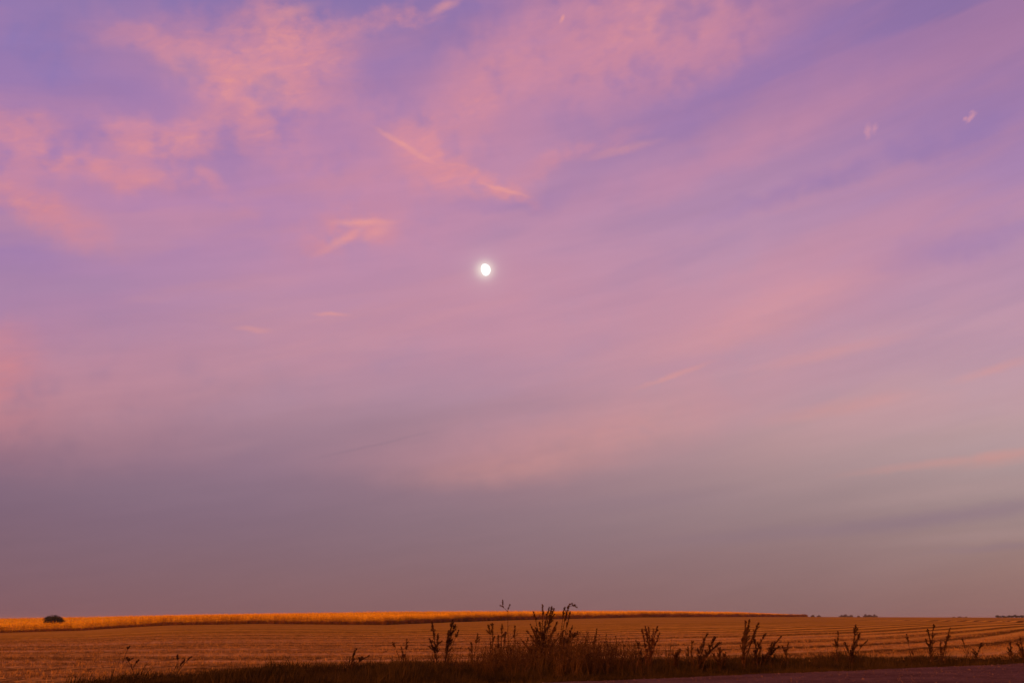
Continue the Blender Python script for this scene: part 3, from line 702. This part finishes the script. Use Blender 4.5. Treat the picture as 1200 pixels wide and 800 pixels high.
# ------------------------------------------------------------------ bush in the corn and far trees
def woody(name, label, cat, px, Y, wpx, top, base_hide, mat_, group=None, leaf=.25, n=2200, lobes=7, low=False, flat=1.0):
    x = (px - 600) * CP / F * Y; z = float(land(x, Y)); o = empty(name, (x, Y, z)); tag(o, label, cat, group)
    H = at_px(px, top, Y)[2] - z; W_ = wpx / (K / Y * CP) / 2
    bt = TM()
    hb = H * .45
    bt.tube([(0,0,-.3),(.05,0,hb*.5),(0,.05,hb),(.0,0,H*.8)], [H*.035, H*.03, H*.022, H*.006], 7)
    lc = []
    for k in range(lobes):
        a = 2 * math.pi * k / lobes + rng.normal(0, .4); rr = rng.uniform(.25, .72) * W_
        hz = H * (rng.uniform(.35, .8) if not low else rng.uniform(.45, .8)) * (1 - .45 * (rr / W_) ** 2)
        c = np.array((math.cos(a) * rr, math.sin(a) * rr, hz)); lc.append((c, rng.uniform(.28, .42) * min(W_, H * .7)))
        bt.tube([(0,0,hb*rng.uniform(.3,.9)), c*.55+np.array((0,0,hb*.2)), c], [H*.014, H*.009, H*.003], 5)
    lc.append((np.array((0, 0, H * .72)), .3 * min(W_ , H)))
    cr = TM()
    for k in range(n):
        c, r = lc[rng.integers(len(lc))]; d = rng.normal(0, 1, 3); d /= np.linalg.norm(d)
        p = c + d * r * rng.uniform(.35, 1.1) * np.array((1.1, 1.1, .8 * flat)); p[2] = min(p[2], H * (1.0 - .42 * (math.hypot(p[0], p[1]) / W_) ** 2) * rng.uniform(.86, 1.03))
        if p[2] < .1: continue
        q = rng.normal(0, 1, 3); cr.leaf(p, q, leaf * rng.uniform(.6, 1.4), leaf * rng.uniform(.4, .8))
    V_, T_ = bt.arr(); tri_mesh('trunk', V_, T_, M_bark, o)
    V_, T_ = cr.arr(); tri_mesh('crown', V_, T_, mat_, o)
    return o
woody('bush', 'round dark bush standing alone in the corn at far left', 'bush', 63.8, 322, 27, 718.3, 0, M_bush, leaf=.30, n=9000, lobes=18, low=True, flat=1.1)
woody('bush', 'small dark bush at the right hand end of the corn', 'bush', 943, 735, 8, 719.0, 0, M_bush, leaf=.35, n=700, lobes=5)
G = 'distant trees on the horizon'
FT = [(953,719.6,4,'small lone distant tree just right of the corn end'),(959.5,720.2,4,'tiny lower distant tree second from the corn end'),
      (986,720.0,5,'low distant tree at the left end of the first horizon clump'),(991.5,719.0,6,'wide distant tree in the middle of the first horizon clump'),
      (997,719.8,5,'distant tree at the right end of the first horizon clump'),(1006.5,721.0,4,'tiny isolated distant tree between the two horizon clumps'),
      (1014.5,719.0,5,'distant tree at the left end of the second horizon clump'),(1019,719.4,5,'distant tree in the middle of the second horizon clump'),
      (1025,718.8,5,'tallest distant tree at the right end of the second horizon clump'),
      (477,714.2,3.2,'lone distant treetop just above the corn left of centre'),
      (776.5,714.2,3,'distant treetop barely above the corn right of centre')]
for px, top, w, lab in FT:
    woody('distant_tree', lab, 'tree', px, 1500, w * 1.35, top, 0, M_far_hazed, G, leaf=1.3, n=700, lobes=6)
low = [(1118,722.0,7,'flat distant tree at the left of the low faint row'),(1125,721.5,7,'flat distant tree in the middle of the low faint row'),(1132,722.1,6,'flat distant tree at the right of the low faint row')]
for px, top, w, lab in low: woody('distant_tree', lab, 'tree', px, 1700, w, top, 0, M_far_hazed, G, leaf=1.1, n=400, lobes=5)
tl = [(1170,720.2,5,'leftmost tree of the dark shelterbelt at the right edge'),(1176,721.0,7,'low tree second from the left in the dark shelterbelt'),
      (1183,720.4,7,'middle tree of the dark shelterbelt at the right edge'),(1190,719.6,7,'tallest tree of the dark shelterbelt'),(1197,720.2,7,'tree of the dark shelterbelt cut by the right edge')]
for px, top, w, lab in tl: woody('distant_tree', lab, 'tree', px, 1150, w * 1.6, top, 0, M_bush, G, leaf=.8, n=900, lobes=6)

# ------------------------------------------------------------------ evening air
def haze_mat():
    m = bpy.data.materials.new('air'); m.use_nodes = True; t = m.node_tree; t.nodes.clear()
    v = t.nodes.new('ShaderNodeVolumePrincipled'); v.inputs['Color'].default_value = (.62, .52, .58, 1); v.inputs['Density'].default_value = HAZE
    o = t.nodes.new('ShaderNodeOutputMaterial'); t.links.new(v.outputs[0], o.inputs['Volume']); return m
HAZE = .00010
zl = float(V[:, 2].min()) - 1.0; zt = 9.0; w = 9600.0
VH = [(x, y, z) for z in (zl, zt) for y in (-w, w) for x in (-w, w)]
TH = [(0,2,3,1),(4,5,7,6),(0,1,5,4),(2,6,7,3),(0,4,6,2),(1,3,7,5)]
if HAZE: tag(tri_mesh('haze', VH, TH, haze_mat()), 'thin mauve evening haze lying over the fields', 'haze', kind='stuff')

# ------------------------------------------------------------------ the gibbous moon
DM = 12000.0; ctr = direction(*MOON) * DM
rad = 7.2 / F * DM * (np.dot(direction(*MOON), direction(600, 400)))
nu, nv = 96, 64; Vm, Tm = [], []
for i in range(nv + 1):
    th = math.pi * i / nv
    for j in range(nu):
        ph = 2 * math.pi * j / nu
        p = np.array((math.sin(th) * math.cos(ph), math.sin(th) * math.sin(ph), math.cos(th)))
        p[0] *= .92 if p[0] > 0 else .64   # lit limb to the right, terminator to the left
        Vm.append(p * rad)
for i in range(nv):
    for j in range(nu):
        a, b = i * nu + j, i * nu + (j + 1) % nu; Tm += [(a, a + nu, b + nu), (a, b + nu, b)]
def moon_mat(t, b):
    e = t.nodes.new('ShaderNodeEmission'); e.inputs[1].default_value = 1.25
    n = t.nodes.new('ShaderNodeTexNoise'); tc_ = t.nodes.new('ShaderNodeTexCoord'); n.inputs['Scale'].default_value = .02
    t.links.new(tc_.outputs['Object'], n.inputs['Vector'])
    r = t.nodes.new('ShaderNodeValToRGB'); r.color_ramp.elements[0].color = (.90, .90, .88, 1); r.color_ramp.elements[1].color = (1, 1, 1, 1)
    t.links.new(n.outputs[0], r.inputs[0]); t.links.new(r.outputs[0], e.inputs[0])
    t.links.new(e.outputs[0], t.nodes['Material Output'].inputs['Surface'])
moon = tri_mesh('moon', Vm, Tm, mat('moonlight', moon_mat), smooth=True)
moon.location = ctr; moon.rotation_euler = (0, R(-14), 0)
tag(moon, 'bright white gibbous moon hanging in the pink sky', 'moon')
